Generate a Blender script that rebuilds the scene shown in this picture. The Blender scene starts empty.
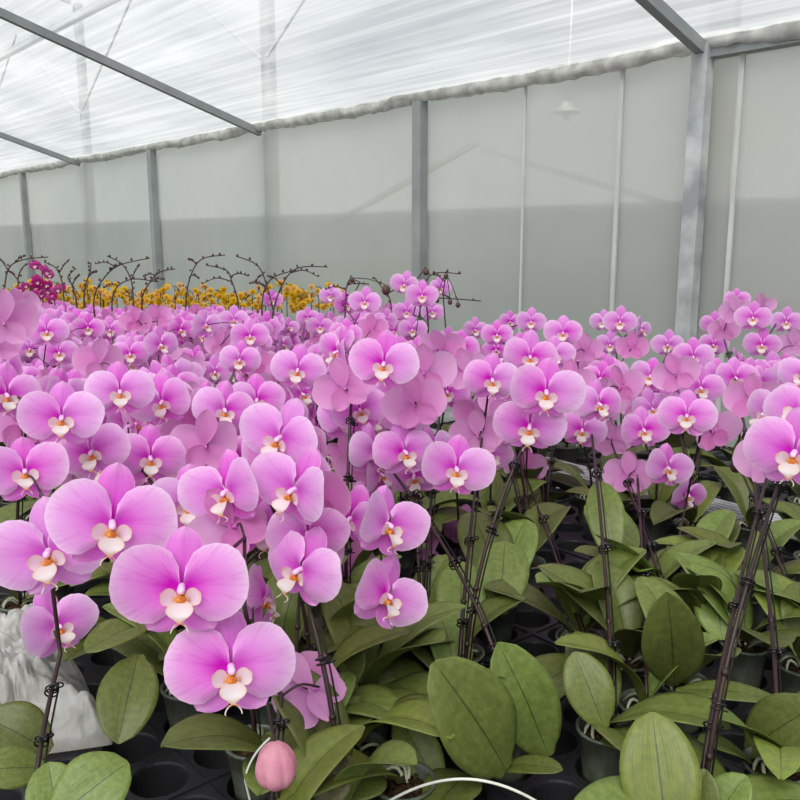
import bpy, math, random
from mathutils import Vector, Matrix, noise
random.seed(7)
PI = math.pi
col = bpy.context.scene.collection
R = math.radians

# ------------------------------------------------------------------ camera
CAMZ = 1.5
CAM = Vector((0, 0, CAMZ))
F_ = 850.0
PITCH = R(10.8)
FW = Vector((0, math.cos(PITCH), -math.sin(PITCH)))
UP = Vector((0, math.sin(PITCH), math.cos(PITCH)))
RT = Vector((1, 0, 0))
cd = bpy.data.cameras.new('camera'); cam = bpy.data.objects.new('camera', cd); col.objects.link(cam)
cam.location = CAM; cam.rotation_euler = (PI/2 - PITCH, 0, 0)
cd.sensor_width = 36; cd.lens = F_/800*36; cd.clip_start = .02; cd.clip_end = 100
bpy.context.scene.camera = cam

def at(px, py, z):
    """the point z metres deep along the view axis that the photo shows at (px, py)"""
    return CAM + RT*((px-400)/F_*z) + FW*z - UP*((py-400)/F_*z)
def on_level(px, py, height):
    d = RT*((px-400)/F_) + FW - UP*((py-400)/F_)
    return CAM + d*((height-CAMZ)/d.z)
def project(p):
    v = p - CAM; z = v.dot(FW)
    return 400+F_*v.dot(RT)/z, 400-F_*v.dot(UP)/z, z

TH = R(40.7)                                   # the wall runs 40.7 degrees left of the view
AX = Vector((-math.sin(TH), math.cos(TH), 0))  # along the wall
AN = Vector((math.cos(TH), math.sin(TH), 0))   # towards the wall
def W(s, n, z): return AX*s + AN*n + Vector((0, 0, z))
HOUSE = Matrix(((AX.x, AN.x*-1, 0, 0), (AX.y, AN.y*-1, 0, 0), (0, 0, 1, 0), (0, 0, 0, 1)))  # x along wall, y away from wall

TRAY = .78; RIM = .84; WN = 3.6; EAVE = 2.32; SLOPE = .309

# ------------------------------------------------------------------ mesh builder
class MB:
    def __init__(s): s.v = []; s.f = []; s.uv = []; s.mi = []; s.m = 0
    def face(s, idx, uvs=None):
        s.f.append(idx); s.uv.append(uvs or [(0, 0)]*len(idx)); s.mi.append(s.m)
    def grid(s, fn, nu, nv, closed=False):
        b = len(s.v)
        for i in range(nu+1):
            for j in range(nv+1): s.v.append(fn(i/nu, j/nv))
        for i in range(nu):
            for j in range(nv):
                q = [b+i*(nv+1)+j, b+(i+1)*(nv+1)+j, b+(i+1)*(nv+1)+j+1, b+i*(nv+1)+j+1]
                s.face(q, [(i/nu, j/nv), ((i+1)/nu, j/nv), ((i+1)/nu, (j+1)/nv), (i/nu, (j+1)/nv)])
    def tube(s, pts, rad, n=6, cap=True):
        pts = [Vector(p) for p in pts]; m = len(pts)
        if not hasattr(rad, '__len__'): rad = [rad]*m
        b = len(s.v); ref = None
        for i, p in enumerate(pts):
            t = (pts[min(i+1, m-1)] - pts[max(i-1, 0)]).normalized()
            if ref is None: ref = t.orthogonal().normalized()
            ref = (ref - t*ref.dot(t)).normalized(); o = t.cross(ref)
            for k in range(n):
                a = 2*PI*k/n; s.v.append(p + (ref*math.cos(a)+o*math.sin(a))*rad[i])
        for i in range(m-1):
            for k in range(n):
                k2 = (k+1) % n
                s.face([b+i*n+k, b+i*n+k2, b+(i+1)*n+k2, b+(i+1)*n+k],
                       [(i/m, k/n), (i/m, (k+1)/n), ((i+1)/m, (k+1)/n), ((i+1)/m, k/n)])
        if cap:
            s.face([b+k for k in range(n)][::-1]); s.face([b+(m-1)*n+k for k in range(n)])
    def ball(s, c, r, nu=10, nv=8, fn=None):
        c = Vector(c); r = Vector(r) if hasattr(r, '__len__') else Vector((r, r, r)); b = len(s.v)
        for i in range(1, nv):
            t = PI*i/nv
            for k in range(nu):
                a = 2*PI*k/nu; d = Vector((math.sin(t)*math.cos(a), math.sin(t)*math.sin(a), math.cos(t)))
                q = fn(d, a, t) if fn else 1
                s.v.append(c + Vector((d.x*r.x*q, d.y*r.y*q, d.z*r.z)))
        s.v.append(c+Vector((0, 0, r.z))); s.v.append(c-Vector((0, 0, r.z))); T = len(s.v)-2
        for i in range(nv-2):
            for k in range(nu):
                k2 = (k+1) % nu; s.face([b+i*nu+k, b+(i+1)*nu+k, b+(i+1)*nu+k2, b+i*nu+k2])
        for k in range(nu):
            k2 = (k+1) % nu; s.face([T, b+k, b+k2]); s.face([T+1, b+(nv-2)*nu+k2, b+(nv-2)*nu+k])
    def box(s, c, d, M=None):
        b = len(s.v); c = Vector(c)
        for x in (-1, 1):
            for y in (-1, 1):
                for z in (-1, 1):
                    p = Vector((x*d[0]/2, y*d[1]/2, z*d[2]/2))
                    if M: p = M @ p
                    s.v.append(c+p)
        for q in ((0,1,3,2),(4,6,7,5),(0,4,5,1),(2,3,7,6),(0,2,6,4),(1,5,7,3)): s.face([b+k for k in q])
    def bar(s, a, b, w, h=None, up=Vector((0, 0, 1))):
        a = Vector(a); b = Vector(b); h = h or w; t = (b-a).normalized()
        x = t.cross(up).normalized(); y = x.cross(t)
        M = Matrix((x, t, y)).transposed()
        s.box((a+b)/2, (w, (b-a).length, h), M)
    def lathe(s, prof, n=24, c=(0, 0, 0), fn=None):
        b = len(s.v); c = Vector(c)
        for i, (r, z) in enumerate(prof):
            for k in range(n):
                a = 2*PI*k/n; s.v.append(c + Vector((r*math.cos(a), r*math.sin(a), z)))
        for i in range(len(prof)-1):
            for k in range(n):
                k2 = (k+1) % n; s.face([b+i*n+k, b+i*n+k2, b+(i+1)*n+k2, b+(i+1)*n+k])
    def mesh(s, name, mats, smooth=True):
        me = bpy.data.meshes.new(name); me.from_pydata([tuple(v) for v in s.v], [], s.f)
        l = me.uv_layers.new(name='UVMap'); k = 0; flat = []
        for q in s.uv:
            for a in q: flat += [a[0], a[1]]
        l.data.foreach_set('uv', flat)
        for m in (mats if isinstance(mats, (list, tuple)) else [mats]): me.materials.append(m)
        me.polygons.foreach_set('material_index', s.mi)
        me.polygons.foreach_set('use_smooth', [smooth]*len(s.f))
        me.update(); return me

def obj(name, me, parent=None, mtx=None):
    o = bpy.data.objects.new(name, me); col.objects.link(o)
    if parent is not None: o.parent = parent
    if mtx is not None: o.matrix_basis = mtx
    return o
def tag(o, label=None, cat=None, group=None, kind=None):
    if label: o['label'] = label
    if cat: o['category'] = cat
    if group: o['group'] = group
    if kind: o['kind'] = kind
    return o
def empty(name, mtx):
    o = bpy.data.objects.new(name, None); col.objects.link(o); o.empty_display_size = .05
    o.matrix_basis = mtx; return o
KIDS = {}
def kids(o):
    if o not in KIDS: KIDS[o] = list(o.children)
    return KIDS[o]
def copy_tree(o, parent=None):
    c = o.copy(); col.objects.link(c); c.parent = parent
    for ch in kids(o): copy_tree(ch, c)
    return c

# ------------------------------------------------------------------ materials
def srgb(r, g, b):
    f = lambda c: (c/255/12.92) if c/255 <= .04045 else ((c/255+.055)/1.055)**2.4
    return (f(r), f(g), f(b), 1)
class NT:
    def __init__(s, name):
        s.m = bpy.data.materials.new(name); s.m.use_nodes = True; s.t = s.m.node_tree; s.t.nodes.clear()
        s.out = s.t.nodes.new('ShaderNodeOutputMaterial')
    def n(s, ty, **k):
        nd = s.t.nodes.new('ShaderNode'+ty)
        for a, v in k.items():
            if hasattr(nd, a): setattr(nd, a, v)
            else: nd.inputs[a.replace('_', ' ')].default_value = v
        return nd
    def l(s, a, b): s.t.links.new(a, b)
    def math(s, op, a, b=None, clamp=False):
        nd = s.t.nodes.new('ShaderNodeMath'); nd.operation = op; nd.use_clamp = clamp
        for i, x in enumerate((a, b)):
            if x is None: continue
            if isinstance(x, (int, float)): nd.inputs[i].default_value = x
            else: s.l(x, nd.inputs[i])
        return nd.outputs[0]
    def mix(s, f, a, b, mode='MIX'):
        nd = s.t.nodes.new('ShaderNodeMix'); nd.data_type = 'RGBA'; nd.blend_type = mode
        for i, x in ((0, f), (6, a), (7, b)):
            if isinstance(x, (int, float)): nd.inputs[i].default_value = x
            elif isinstance(x, tuple): nd.inputs[i].default_value = x
            else: s.l(x, nd.inputs[i])
        return nd.outputs[2]
    def ramp(s, f, stops):
        nd = s.t.nodes.new('ShaderNodeValToRGB'); e = nd.color_ramp.elements
        while len(e) < len(stops): e.new(.5)
        for el, (p, c) in zip(e, stops): el.position = p; el.color = c
        s.l(f, nd.inputs[0]); return nd.outputs[0]
    def mixs(s, f, a, b):
        nd = s.t.nodes.new('ShaderNodeMixShader')
        if isinstance(f, (int, float)): nd.inputs[0].default_value = f
        else: s.l(f, nd.inputs[0])
        s.l(a, nd.inputs[1]); s.l(b, nd.inputs[2]); return nd.outputs[0]
    def done(s, sh): s.l(sh, s.out.inputs[0]); return s.m
def noise_map(t, coord, scale, sc3=(1, 1, 1), detail=3, rot=(0, 0, 0)):
    mp = t.n('Mapping'); mp.inputs['Scale'].default_value = sc3; mp.inputs['Rotation'].default_value = rot
    t.l(coord, mp.inputs[0])
    nz = t.n('TexNoise'); nz.inputs['Scale'].default_value = scale; nz.inputs['Detail'].default_value = detail
    t.l(mp.outputs[0], nz.inputs['Vector']); return nz.outputs[0]

def petal_mat(name, deep, mid, pale, rim, trans=.36, back=None):
    t = NT(name); uv = t.n('UVMap').outputs[0]
    sep = t.n('SeparateXYZ'); t.l(uv, sep.inputs[0]); u, v = sep.outputs[0], sep.outputs[1]
    av = t.math('ABSOLUTE', t.math('SUBTRACT', t.math('MULTIPLY', v, 2.0), 1.0))
    base = t.ramp(u, [(0, deep), (.1, deep), (.4, mid), (.78, pale), (1, rim)])
    base = t.mix(t.math('MULTIPLY', t.math('POWER', av, 3.0), .55, True), base, pale)
    # veins run out from the claw
    ve = noise_map(t, uv, 1.0, (2.2, 26, 1), 2)
    vs = t.math('MULTIPLY', t.math('SUBTRACT', ve, .48), 1.3, True)
    base = t.mix(vs, base, deep)
    ml = t.math('MULTIPLY', t.math('SUBTRACT', 1.0, t.math('MULTIPLY', av, 6.0), True), t.math('MULTIPLY', t.math('SUBTRACT', 1.0, u), .45), True)
    base = t.mix(ml, base, deep)
    rm = t.math('MULTIPLY', t.math('SUBTRACT', t.math('MAXIMUM', av, u), .93), 14.0, True)
    base = t.mix(t.math('MULTIPLY', rm, .8), base, rim)
    if back: base = t.mix(t.math('MULTIPLY', t.n('NewGeometry').outputs['Backfacing'], .72), base, back)   # the paler, duller underside of the petal
    oi = t.n('ObjectInfo')
    hsv = t.n('HueSaturation'); t.l(base, hsv.inputs['Color'])
    t.l(t.math('ADD', .488, t.math('MULTIPLY', oi.outputs['Random'], .02)), hsv.inputs['Hue'])
    t.l(t.math('ADD', .86, t.math('MULTIPLY', oi.outputs['Random'], .28)), hsv.inputs['Saturation'])
    d = t.n('BsdfPrincipled'); t.l(hsv.outputs[0], d.inputs['Base Color']); d.inputs['Roughness'].default_value = .55
    d.inputs['Specular IOR Level'].default_value = .3
    tr = t.n('BsdfTranslucent'); t.l(hsv.outputs[0], tr.inputs[0])
    return t.done(t.mixs(trans, d.outputs[0], tr.outputs[0]))
PINK = petal_mat('orchid_petal', srgb(210, 58, 200), srgb(237, 138, 231), srgb(245, 176, 241), srgb(252, 214, 250), .42, srgb(222, 158, 204))
SEPAL = petal_mat('orchid_sepal', srgb(202, 54, 192), srgb(225, 112, 217), srgb(234, 142, 227), srgb(246, 190, 240), .38, srgb(220, 154, 200))
MAGENTA = petal_mat('magenta_petal', srgb(110, 5, 80), srgb(170, 12, 120), srgb(180, 20, 130), srgb(200, 60, 150))
YELLOW = petal_mat('yellow_petal', srgb(170, 90, 30), srgb(216, 168, 40), srgb(226, 186, 60), srgb(236, 205, 96))

def lip_mat():
    t = NT('orchid_lip'); uv = t.n('UVMap').outputs[0]
    sep = t.n('SeparateXYZ'); t.l(uv, sep.inputs[0]); u = sep.outputs[0]
    v_ = t.math('ABSOLUTE', t.math('SUBTRACT', t.math('MULTIPLY', sep.outputs[1], 2.0), 1.0))
    c = t.ramp(u, [(0, srgb(228, 130, 80)), (.1, srgb(240, 190, 150)), (.22, srgb(252, 236, 236)), (.75, srgb(255, 248, 246)), (1, srgb(254, 228, 176))])
    c = t.mix(t.math('MULTIPLY', t.math('POWER', v_, 5.0), .6), c, srgb(250, 208, 160))
    d = t.n('BsdfPrincipled'); t.l(c, d.inputs['Base Color']); d.inputs['Roughness'].default_value = .5
    tr = t.n('BsdfTranslucent'); t.l(c, tr.inputs[0])
    return t.done(t.mixs(.45, d.outputs[0], tr.outputs[0]))
LIP = lip_mat()
def simple(name, c, rough=.6, spec=.4, metal=0, nz=None, nscale=30, c2=None, bump=0, trans=0, emit=None):
    t = NT(name); d = t.n('BsdfPrincipled'); d.inputs['Roughness'].default_value = rough
    d.inputs['Specular IOR Level'].default_value = spec; d.inputs['Metallic'].default_value = metal
    co = t.n('TexCoord').outputs['Object']; nzo = noise_map(t, co, nscale, (1, 1, 1), 4)
    cc = t.ramp(nzo, [(.35, c), (.65, c2 or tuple(x*.75 for x in c[:3])+(1,))])
    t.l(cc, d.inputs['Base Color'])
    if bump:
        b = t.n('Bump'); b.inputs['Strength'].default_value = bump; b.inputs['Distance'].default_value = .01
        t.l(nzo, b.inputs['Height']); t.l(b.outputs[0], d.inputs['Normal'])
    sh = d.outputs[0]
    if trans:
        tr = t.n('BsdfTranslucent'); t.l(cc, tr.inputs[0]); sh = t.mixs(trans, sh, tr.outputs[0])
    return t.done(sh)
COLUMN = simple('orchid_column', srgb(246, 205, 236), .4, c2=srgb(240, 180, 232))
CALLUS = simple('orchid_callus', srgb(236, 160, 40), .5, c2=srgb(170, 60, 30), nscale=14)
BUD = simple('orchid_bud', srgb(240, 172, 190), .45, c2=srgb(226, 146, 172), nscale=2.5, trans=.25)
BUDD = simple('small_bud', srgb(96, 62, 66), .55, c2=srgb(70, 52, 48), nscale=60)
STEM = simple('flower_stem', srgb(40, 20, 26), .4, c2=srgb(50, 34, 28), nscale=22)
BARE = simple('bare_spike', srgb(74, 52, 54), .6, c2=srgb(60, 50, 44), nscale=22)
STAKE = simple('stake_wire', srgb(34, 26, 30), .35, metal=.5)
CLIPM = simple('black_plastic_clip', srgb(20, 18, 22), .25, .6)
TRAYM = simple('black_tray_plastic', srgb(30, 30, 33), .45, .5, c2=srgb(40, 40, 43), nscale=9)
MOSS = simple('potting_mix', srgb(88, 66, 46), .95, .1, c2=srgb(40, 30, 22), nscale=120, bump=1)
ROOT = simple('orchid_root', srgb(190, 190, 170), .6, c2=srgb(140, 150, 110), nscale=40)
ZINC = simple('galvanised_steel', srgb(205, 210, 210), .45, .5, .15, c2=srgb(150, 156, 158), nscale=6)
DARKST = simple('grey_steel', srgb(150, 156, 156), .5, .5, .1, c2=srgb(136, 142, 142), nscale=5)
ALU = simple('white_aluminium', srgb(225, 228, 230), .3, .6, .2)
BATTEN = simple('batten', srgb(205, 208, 204), .5, c2=srgb(190, 194, 190), nscale=5)
WHITEW = simple('white_wire', srgb(225, 225, 215), .35)
CONC = simple('concrete_floor', srgb(90, 88, 84), .9, .2, c2=srgb(66, 66, 62), nscale=4, bump=.3)
SOIL = simple('outside_ground', srgb(96, 104, 80), .95, .1, c2=srgb(74, 84, 62), nscale=2)

def leaf_mat(name, a, b, c):
    t = NT(name); uv = t.n('UVMap').outputs[0]
    sep = t.n('SeparateXYZ'); t.l(uv, sep.inputs[0]); u, v = sep.outputs[0], sep.outputs[1]
    av = t.math('ABSOLUTE', t.math('SUBTRACT', t.math('MULTIPLY', v, 2.0), 1.0))
    oi = t.n('ObjectInfo'); co = t.n('TexCoord').outputs['Object']
    bl = noise_map(t, co, 18, (1, 1, 1), 4)
    base = t.mix(t.ramp(bl, [(.35, (0, 0, 0, 1)), (.7, (1, 1, 1, 1))]), a, b)
    st = noise_map(t, uv, 1.0, (1.5, 30, 1), 2)
    base = t.mix(t.math('MULTIPLY', t.math('SUBTRACT', st, .45), 1.2, True), base, c)
    sp = noise_map(t, co, 260, (1, 1, 1), 2)
    base = t.mix(t.math('MULTIPLY', t.math('SUBTRACT', sp, .62), 3, True), base, srgb(165, 175, 135))
    rib = t.math('SUBTRACT', 1.0, t.math('MULTIPLY', av, 26.0), True)
    base = t.mix(t.math('MULTIPLY', rib, .8), base, srgb(32, 42, 20))
    hsv = t.n('HueSaturation'); t.l(base, hsv.inputs['Color'])
    t.l(t.math('ADD', .56, t.math('MULTIPLY', oi.outputs['Random'], .6)), hsv.inputs['Value'])
    t.l(t.math('ADD', .485, t.math('MULTIPLY', oi.outputs['Random'], .03)), hsv.inputs['Hue'])
    d = t.n('BsdfPrincipled'); t.l(hsv.outputs[0], d.inputs['Base Color']); d.inputs['Roughness'].default_value = .42
    d.inputs['Specular IOR Level'].default_value = .4
    tr = t.n('BsdfTranslucent'); t.l(hsv.outputs[0], tr.inputs[0])
    bp = t.n('Bump'); bp.inputs['Strength'].default_value = .15; bp.inputs['Distance'].default_value = .004
    t.l(st, bp.inputs['Height']); t.l(bp.outputs[0], d.inputs['Normal'])
    return t.done(t.mixs(.1, d.outputs[0], tr.outputs[0]))
LEAF = leaf_mat('orchid_leaf', srgb(102, 116, 54), srgb(124, 137, 68), srgb(80, 96, 46))
LEAFY = leaf_mat('yellow_green_leaf', srgb(134, 146, 62), srgb(112, 128, 60), srgb(96, 112, 52))
LEAFB = leaf_mat('bronze_leaf', srgb(104, 104, 62), srgb(86, 70, 52), srgb(70, 62, 44))

def film(name, c, ptrans, ptransl, streak=None, gloss=.06, c2=None, vary=.0):
    """plastic film: some of it clear, most of it milky"""
    t = NT(name); co = t.n('TexCoord').outputs['Object']
    cloud = noise_map(t, co, .8, (1, 1, 1), 3)
    base = t.mix(t.ramp(cloud, [(.35, (0, 0, 0, 1)), (.68, (1, 1, 1, 1))]), c, c2 or c)
    fac = ptrans
    if streak:
        s1 = noise_map(t, co, 1.0, streak, 4, (0, 0, R(streak_rot)))
        s1r = t.ramp(s1, [(.38, (0, 0, 0, 1)), (.72, (1, 1, 1, 1))])
        base = t.mix(t.math('MULTIPLY', s1r, .3), base, srgb(235, 238, 240))
        fac = t.math('SUBTRACT', ptrans, t.math('MULTIPLY', s1r, vary), True)
    df = t.n('BsdfDiffuse'); t.l(base, df.inputs[0])
    tl = t.n('BsdfTranslucent'); t.l(base, tl.inputs[0])
    milky = t.mixs(ptransl, df.outputs[0], tl.outputs[0])
    gl = t.n('BsdfGlossy'); gl.inputs['Roughness'].default_value = .18; gl.inputs[0].default_value = (.9, .9, .9, 1)
    milky = t.mixs(gloss, milky, gl.outputs[0])
    tp = t.n('BsdfTransparent'); tp.inputs[0].default_value = (.97, .98, .98, 1)
    return t.done(t.mixs(fac, milky, tp.outputs[0]))
streak_rot = 12
ROOFM = film('roof_film', srgb(152, 155, 155), .28, .8, (.7, 26, 1), .03, srgb(118, 124, 127), .1)
streak_rot = 0
WALLM = film('wall_film', srgb(214, 214, 209), .11, .6, (1.2, 5, 1.2), .03, srgb(202, 207, 204), .04)
CURT = film('lower_curtain_film', srgb(160, 170, 169), .26, .5, None, .02)
ROLLM = simple('rolled_film', srgb(236, 237, 232), .4, .5, c2=srgb(186, 187, 182), nscale=14, trans=.45)
def pot_mat():
    t = NT('clear_pot_plastic'); co = t.n('TexCoord').outputs['Object']
    nz = noise_map(t, co, 45, (1, 1, .5), 3)
    c = t.ramp(nz, [(.35, srgb(120, 128, 118)), (.7, srgb(84, 92, 62))])
    d = t.n('BsdfPrincipled'); t.l(c, d.inputs['Base Color']); d.inputs['Roughness'].default_value = .3
    tp = t.n('BsdfTransparent'); return t.done(t.mixs(.3, d.outputs[0], tp.outputs[0]))
POTM = pot_mat()
def bag_mat():
    t = NT('thin_plastic_bag'); co = t.n('TexCoord').outputs['Object']
    nz = noise_map(t, co, 26, (1, 1, 1), 5)
    c = t.ramp(nz, [(.35, srgb(200, 198, 190)), (.7, srgb(240, 240, 236))])
    d = t.n('BsdfPrincipled'); t.l(c, d.inputs['Base Color']); d.inputs['Roughness'].default_value = .25
    b = t.n('Bump'); b.inputs['Strength'].default_value = .6; b.inputs['Distance'].default_value = .01
    t.l(nz, b.inputs['Height']); t.l(b.outputs[0], d.inputs['Normal'])
    tl = t.n('BsdfTranslucent'); t.l(c, tl.inputs[0]); tp = t.n('BsdfTransparent')
    return t.done(t.mixs(.28, t.mixs(.4, d.outputs[0], tl.outputs[0]), tp.outputs[0]))
BAGM = bag_mat()

# ------------------------------------------------------------------ orchid flower meshes (petal span = 1, faces -Y)
def prof(u, p=.9, q=.55):
    return max(0, math.sin(PI*min(1, max(0, u))**p))**q
def petal(mb, base, ang, L, hw, rnd, back=.1, cup=.05, nu=12, nv=8, p=.9, q=.55, yoff=0, wave=.012):
    ca, sa = math.cos(ang), math.sin(ang); ph = rnd.uniform(0, 6)
    def fn(u, v):
        vv = v*2-1; w = hw*prof(u, p, q)
        if u == 0: w = hw*.16
        if u == 1: w = .0
        a = L*u - .10*L*vv*vv*u*(1-u)*2; b = vv*w
        y = back*u*u + cup*vv*vv*w/hw + wave*math.sin(ph+vv*4+u*5)*u + yoff
        return Vector((base[0]+a*ca-b*sa, base[1]+y, base[2]+a*sa+b*ca))
    mb.grid(fn, nu, nv)
def fan_petal(mb, base, ang, R0, rnd, back, cup, nu, nv, sgn):
    ph = rnd.uniform(0, 6); top = rnd.uniform(.96, 1.04); ru = rnd.uniform(.008, .02)
    def fn(u, v):
        vv = v*2-1; phi = vv*R(75)-sgn*R(6); r = R0*max(.02, math.cos(vv*R(75)*1.12))**(.36+.09*(1+math.sin(vv*sgn*PI/2)))*(1+.015*math.sin(ph+vv*9))
        if vv*sgn > 0: r *= top
        uu = .03+.97*u; a = r*uu*math.cos(phi); b = r*uu*math.sin(phi)
        y = back*(a/R0)**2 + cup*(b/R0)**2*1.4 - .045*math.sin(PI*uu) + ru*math.sin(ph+vv*5)*uu**3 + .012*math.sin(ph*2+vv*11)*uu**4
        ca, sa = math.cos(ang), math.sin(ang)
        return Vector((base[0]+a*ca-b*sa, base[1]+y, base[2]+a*sa+b*ca))
    mb.grid(fn, nu, nv)
def flower_meshes(k, hi=True):
    rnd = random.Random(100+k); nu, nv = (16, 10) if hi else (8, 6)
    bk = (-.20, -.12, -.05, -.16, .04)[k % 5]; cu = rnd.uniform(.01, .08)
    out = {}
    def petals(mb, s):
        a = R(17+rnd.uniform(-4, 4)); a = a if s > 0 else PI-a
        fan_petal(mb, (s*.012, -.014, .008), a, .50, rnd, bk, cu, nu, nv+(4 if hi else 2), s)
    def sepals(mb):
        petal(mb, (0, .012, .0), R(90+rnd.uniform(-3, 3)), .50+rnd.uniform(-.02, .03), .155, rnd, rnd.uniform(.0, .1), .04, nu, nv, p=1.45, q=.58, yoff=.012)
        for s in (-1, 1):
            petal(mb, (s*.01, .012, .0), R(-90+s*(40+rnd.uniform(-4, 4))), .39, .165, rnd, rnd.uniform(.02, .12), .03, nu, nv, p=1.2, q=.6, yoff=.02)
    def lip(mb):
        def mid(u, v):
            vv = v*2-1
            w = .026+.074*math.sin(PI*min(1, (u*1.05)**1.15))**.8 if u < .93 else .02
            if u > .93: w = .03
            c = .3 if u > .7 else 0
            return Vector((vv*w, -.085-.13*math.sin(u*1.9)+.05*(1-vv*vv)*0-.03*abs(vv)**2*math.sin(PI*u)+.05*max(0, u-.75)*4*.3, -.085-.175*u**1.1+.02*abs(vv)*u))
        mb.grid(mid, 8 if hi else 5, 6 if hi else 4)
        for s in (-1, 1):
            def side(u, v, s=s):
                vv = v*2-1; w = .070*prof(u, 1.3, .5) if u > 0 else .012
                if u == 1: w = .008
                ax = Vector((s*.125, -.085, .06)); wd = Vector((s*-.42, -.15, .9)).normalized()
                return Vector((s*.022, -.06, -.10)) + ax*u + wd*(vv*w) + Vector((s*.012, .022, -.01))*(1-vv*vv)*math.sin(PI*u)
            mb.grid(side, 7 if hi else 4, 6 if hi else 3)
            if hi:
                pts = [Vector((s*(.012+.05*math.sin(a*1.2)), -.20+.045*math.sin(a*2.1)-.01, -.275+.02*math.cos(a*2.2)-.018*a)) for a in [i*.28 for i in range(7)]]
                mb.tube(pts, [.008, .008, .007, .006, .005, .004, .002], 5)
    def callus(mb):
        mb.ball((0, -.05, -.075), (.05, .03, .05), 8, 6)
        mb.ball((0, -.105, -.092), (.038, .034, .034), 8, 6, lambda d, a, t: 1+.25*math.sin(a*5))
        if hi:
            for s in (-1, 1):
                for q in range(3):
                    mb.tube([(s*.02, -.105, -.09-.008*q), (s*.048, -.10, -.085-.012*q+.012), (s*.066, -.095, -.08-.014*q+.02)], .0032, 4)
    def column(mb):
        mb.tube([(0, .0, .01), (0, -.03, .008), (0, -.07, -.002), (0, -.10, -.018), (0, -.118, -.034), (0, -.124, -.045)], [.032, .030, .027, .031, .025, .011], 10 if hi else 6)
    if hi:
        for nm, s in (('pl', -1), ('pr', 1)):
            m = MB(); petals(m, s); out[nm] = m.mesh('petal', PINK)
        m = MB(); sepals(m); m.tube([(0, .015, 0), (0, .05, -.01), (0, .12, -.02)], [.03, .024, .02], 6); out['sep'] = m.mesh('sepals', SEPAL)
        m = MB(); lip(m); out['lip'] = m.mesh('lip', LIP)
        m = MB(); callus(m); out['cal'] = m.mesh('callus', CALLUS)
        m = MB(); column(m); out['col'] = m.mesh('column', COLUMN)
    else:
        for nm, pm in (('far', PINK), ('mag', MAGENTA)):
            m = MB(); sepals(m); m.m = 1; petals(m, -1); petals(m, 1); out[nm] = m.mesh('flower', [SEPAL if nm == 'far' else pm, pm])
            m = MB(); lip(m); m.m = 1; callus(m); m.m = 2; column(m); out[nm+'lip'] = m.mesh('lip', [LIP, CALLUS, COLUMN])
    return out
HI = [flower_meshes(k) for k in range(5)]
LO = [flower_meshes(k+20, False) for k in range(4)]
def bud_mesh(ribs=6):
    m = MB(); m.ball((0, 0, 0), (.5, .5, .62), 48, 16, lambda d, a, t: (.93+.13*abs(math.sin(a*ribs/2))**.6)*(1-.12*d.z)); return m.mesh('bud', BUD)
BUDME = bud_mesh()
m = MB(); m.ball((0, 0, 0), (.5, .5, .6), 8, 6); SBUD = m.mesh('small_bud', BUDD)
def half_open():
    m = MB(); rnd = random.Random(3)
    for k in range(5):
        a0 = 2*PI*k/5
        def fn(u, v, a0=a0):
            vv = v*2-1; th = a0+vv*.62*prof(u, .9, .5); r = .34*math.sin(PI*min(.8, u*.8+.05))
            return Vector((r*math.sin(th), .35-u*.75, r*math.cos(th)))
        m.grid(fn, 8, 5)
    return m.mesh('half_open_flower', PINK)
HALF = half_open()

def facing(d, yaw, pitch, roll):
    Y = -Vector(d).normalized(); X = Y.cross(Vector((0, 0, 1))).normalized(); Z = X.cross(Y)
    return Matrix((X, Y, Z)).transposed().to_4x4() @ Matrix.Rotation(R(yaw), 4, 'Z') @ Matrix.Rotation(-R(pitch), 4, 'X') @ Matrix.Rotation(R(roll), 4, 'Y')

def add_flower(root, inv, M, wid, lod):
    MM = inv @ M @ Matrix.Scale(wid, 4)
    if lod == 'hi':
        k = HI[random.randrange(5)]
        f = obj('flower', k['sep'], root, MM)
        obj('petal', k['pl'], f); obj('petal', k['pr'], f); obj('lip', k['lip'], f); obj('column', k['col'], f); obj('callus', k['cal'], f)
    else:
        k = LO[random.randrange(4)]; nm = 'mag' if lod == 'mag' else 'far'
        f = obj('flower', k[nm], root, MM)
        obj('lip', k[nm+'lip'], f)
    return f

# ------------------------------------------------------------------ leaves, pots, spikes
def leaf_mesh(ratio, arch, fold, mat, seed, tipcurl=0):
    """length 1 along +X, full width RATIO, upper side +Z, closed on both sides"""
    rnd = random.Random(seed); m = MB(); nu, nv = 16, 10
    def surf(u, v, off):
        vv = v*2-1; w = ratio/2*(max(0, math.sin(PI*min(1, u*.93+.045)**1.12))**.62)
        if u < .08: w = ratio/2*(.30+u*2.2)*.8
        if u == 1: w = ratio*.04
        z = arch*math.sin(PI*u*.95) - tipcurl*u*u*u + fold*abs(vv)*w*2 - .12*vv*vv*w + .006*math.sin(seed+u*9+vv*2)
        th = .009*(1-vv*vv)*(1-u*.6)+.0008
        return Vector((u, vv*w, z + off*th))
    b0 = len(m.v); m.grid(lambda u, v: surf(u, v, 1), nu, nv)
    b1 = len(m.v); m.grid(lambda u, v: surf(u, 1-v, -1), nu, nv)
    nn = nv+1
    for i in range(nu):
        m.face([b0+i*nn, b1+i*nn+nv, b1+(i+1)*nn+nv, b0+(i+1)*nn]); m.face([b0+i*nn+nv, b0+(i+1)*nn+nv, b1+(i+1)*nn, b1+i*nn])
    return m.mesh('leaf', mat)
LEAFS = [leaf_mesh(.50, .10, .22, LEAF, 1, .1), leaf_mesh(.54, .07, .15, LEAF, 2, .18), leaf_mesh(.46, .13, .3, LEAF, 3, .05), leaf_mesh(.56, .05, .18, LEAF, 4, .12), leaf_mesh(.45, .12, .2, LEAFY, 5, .15)]
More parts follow.
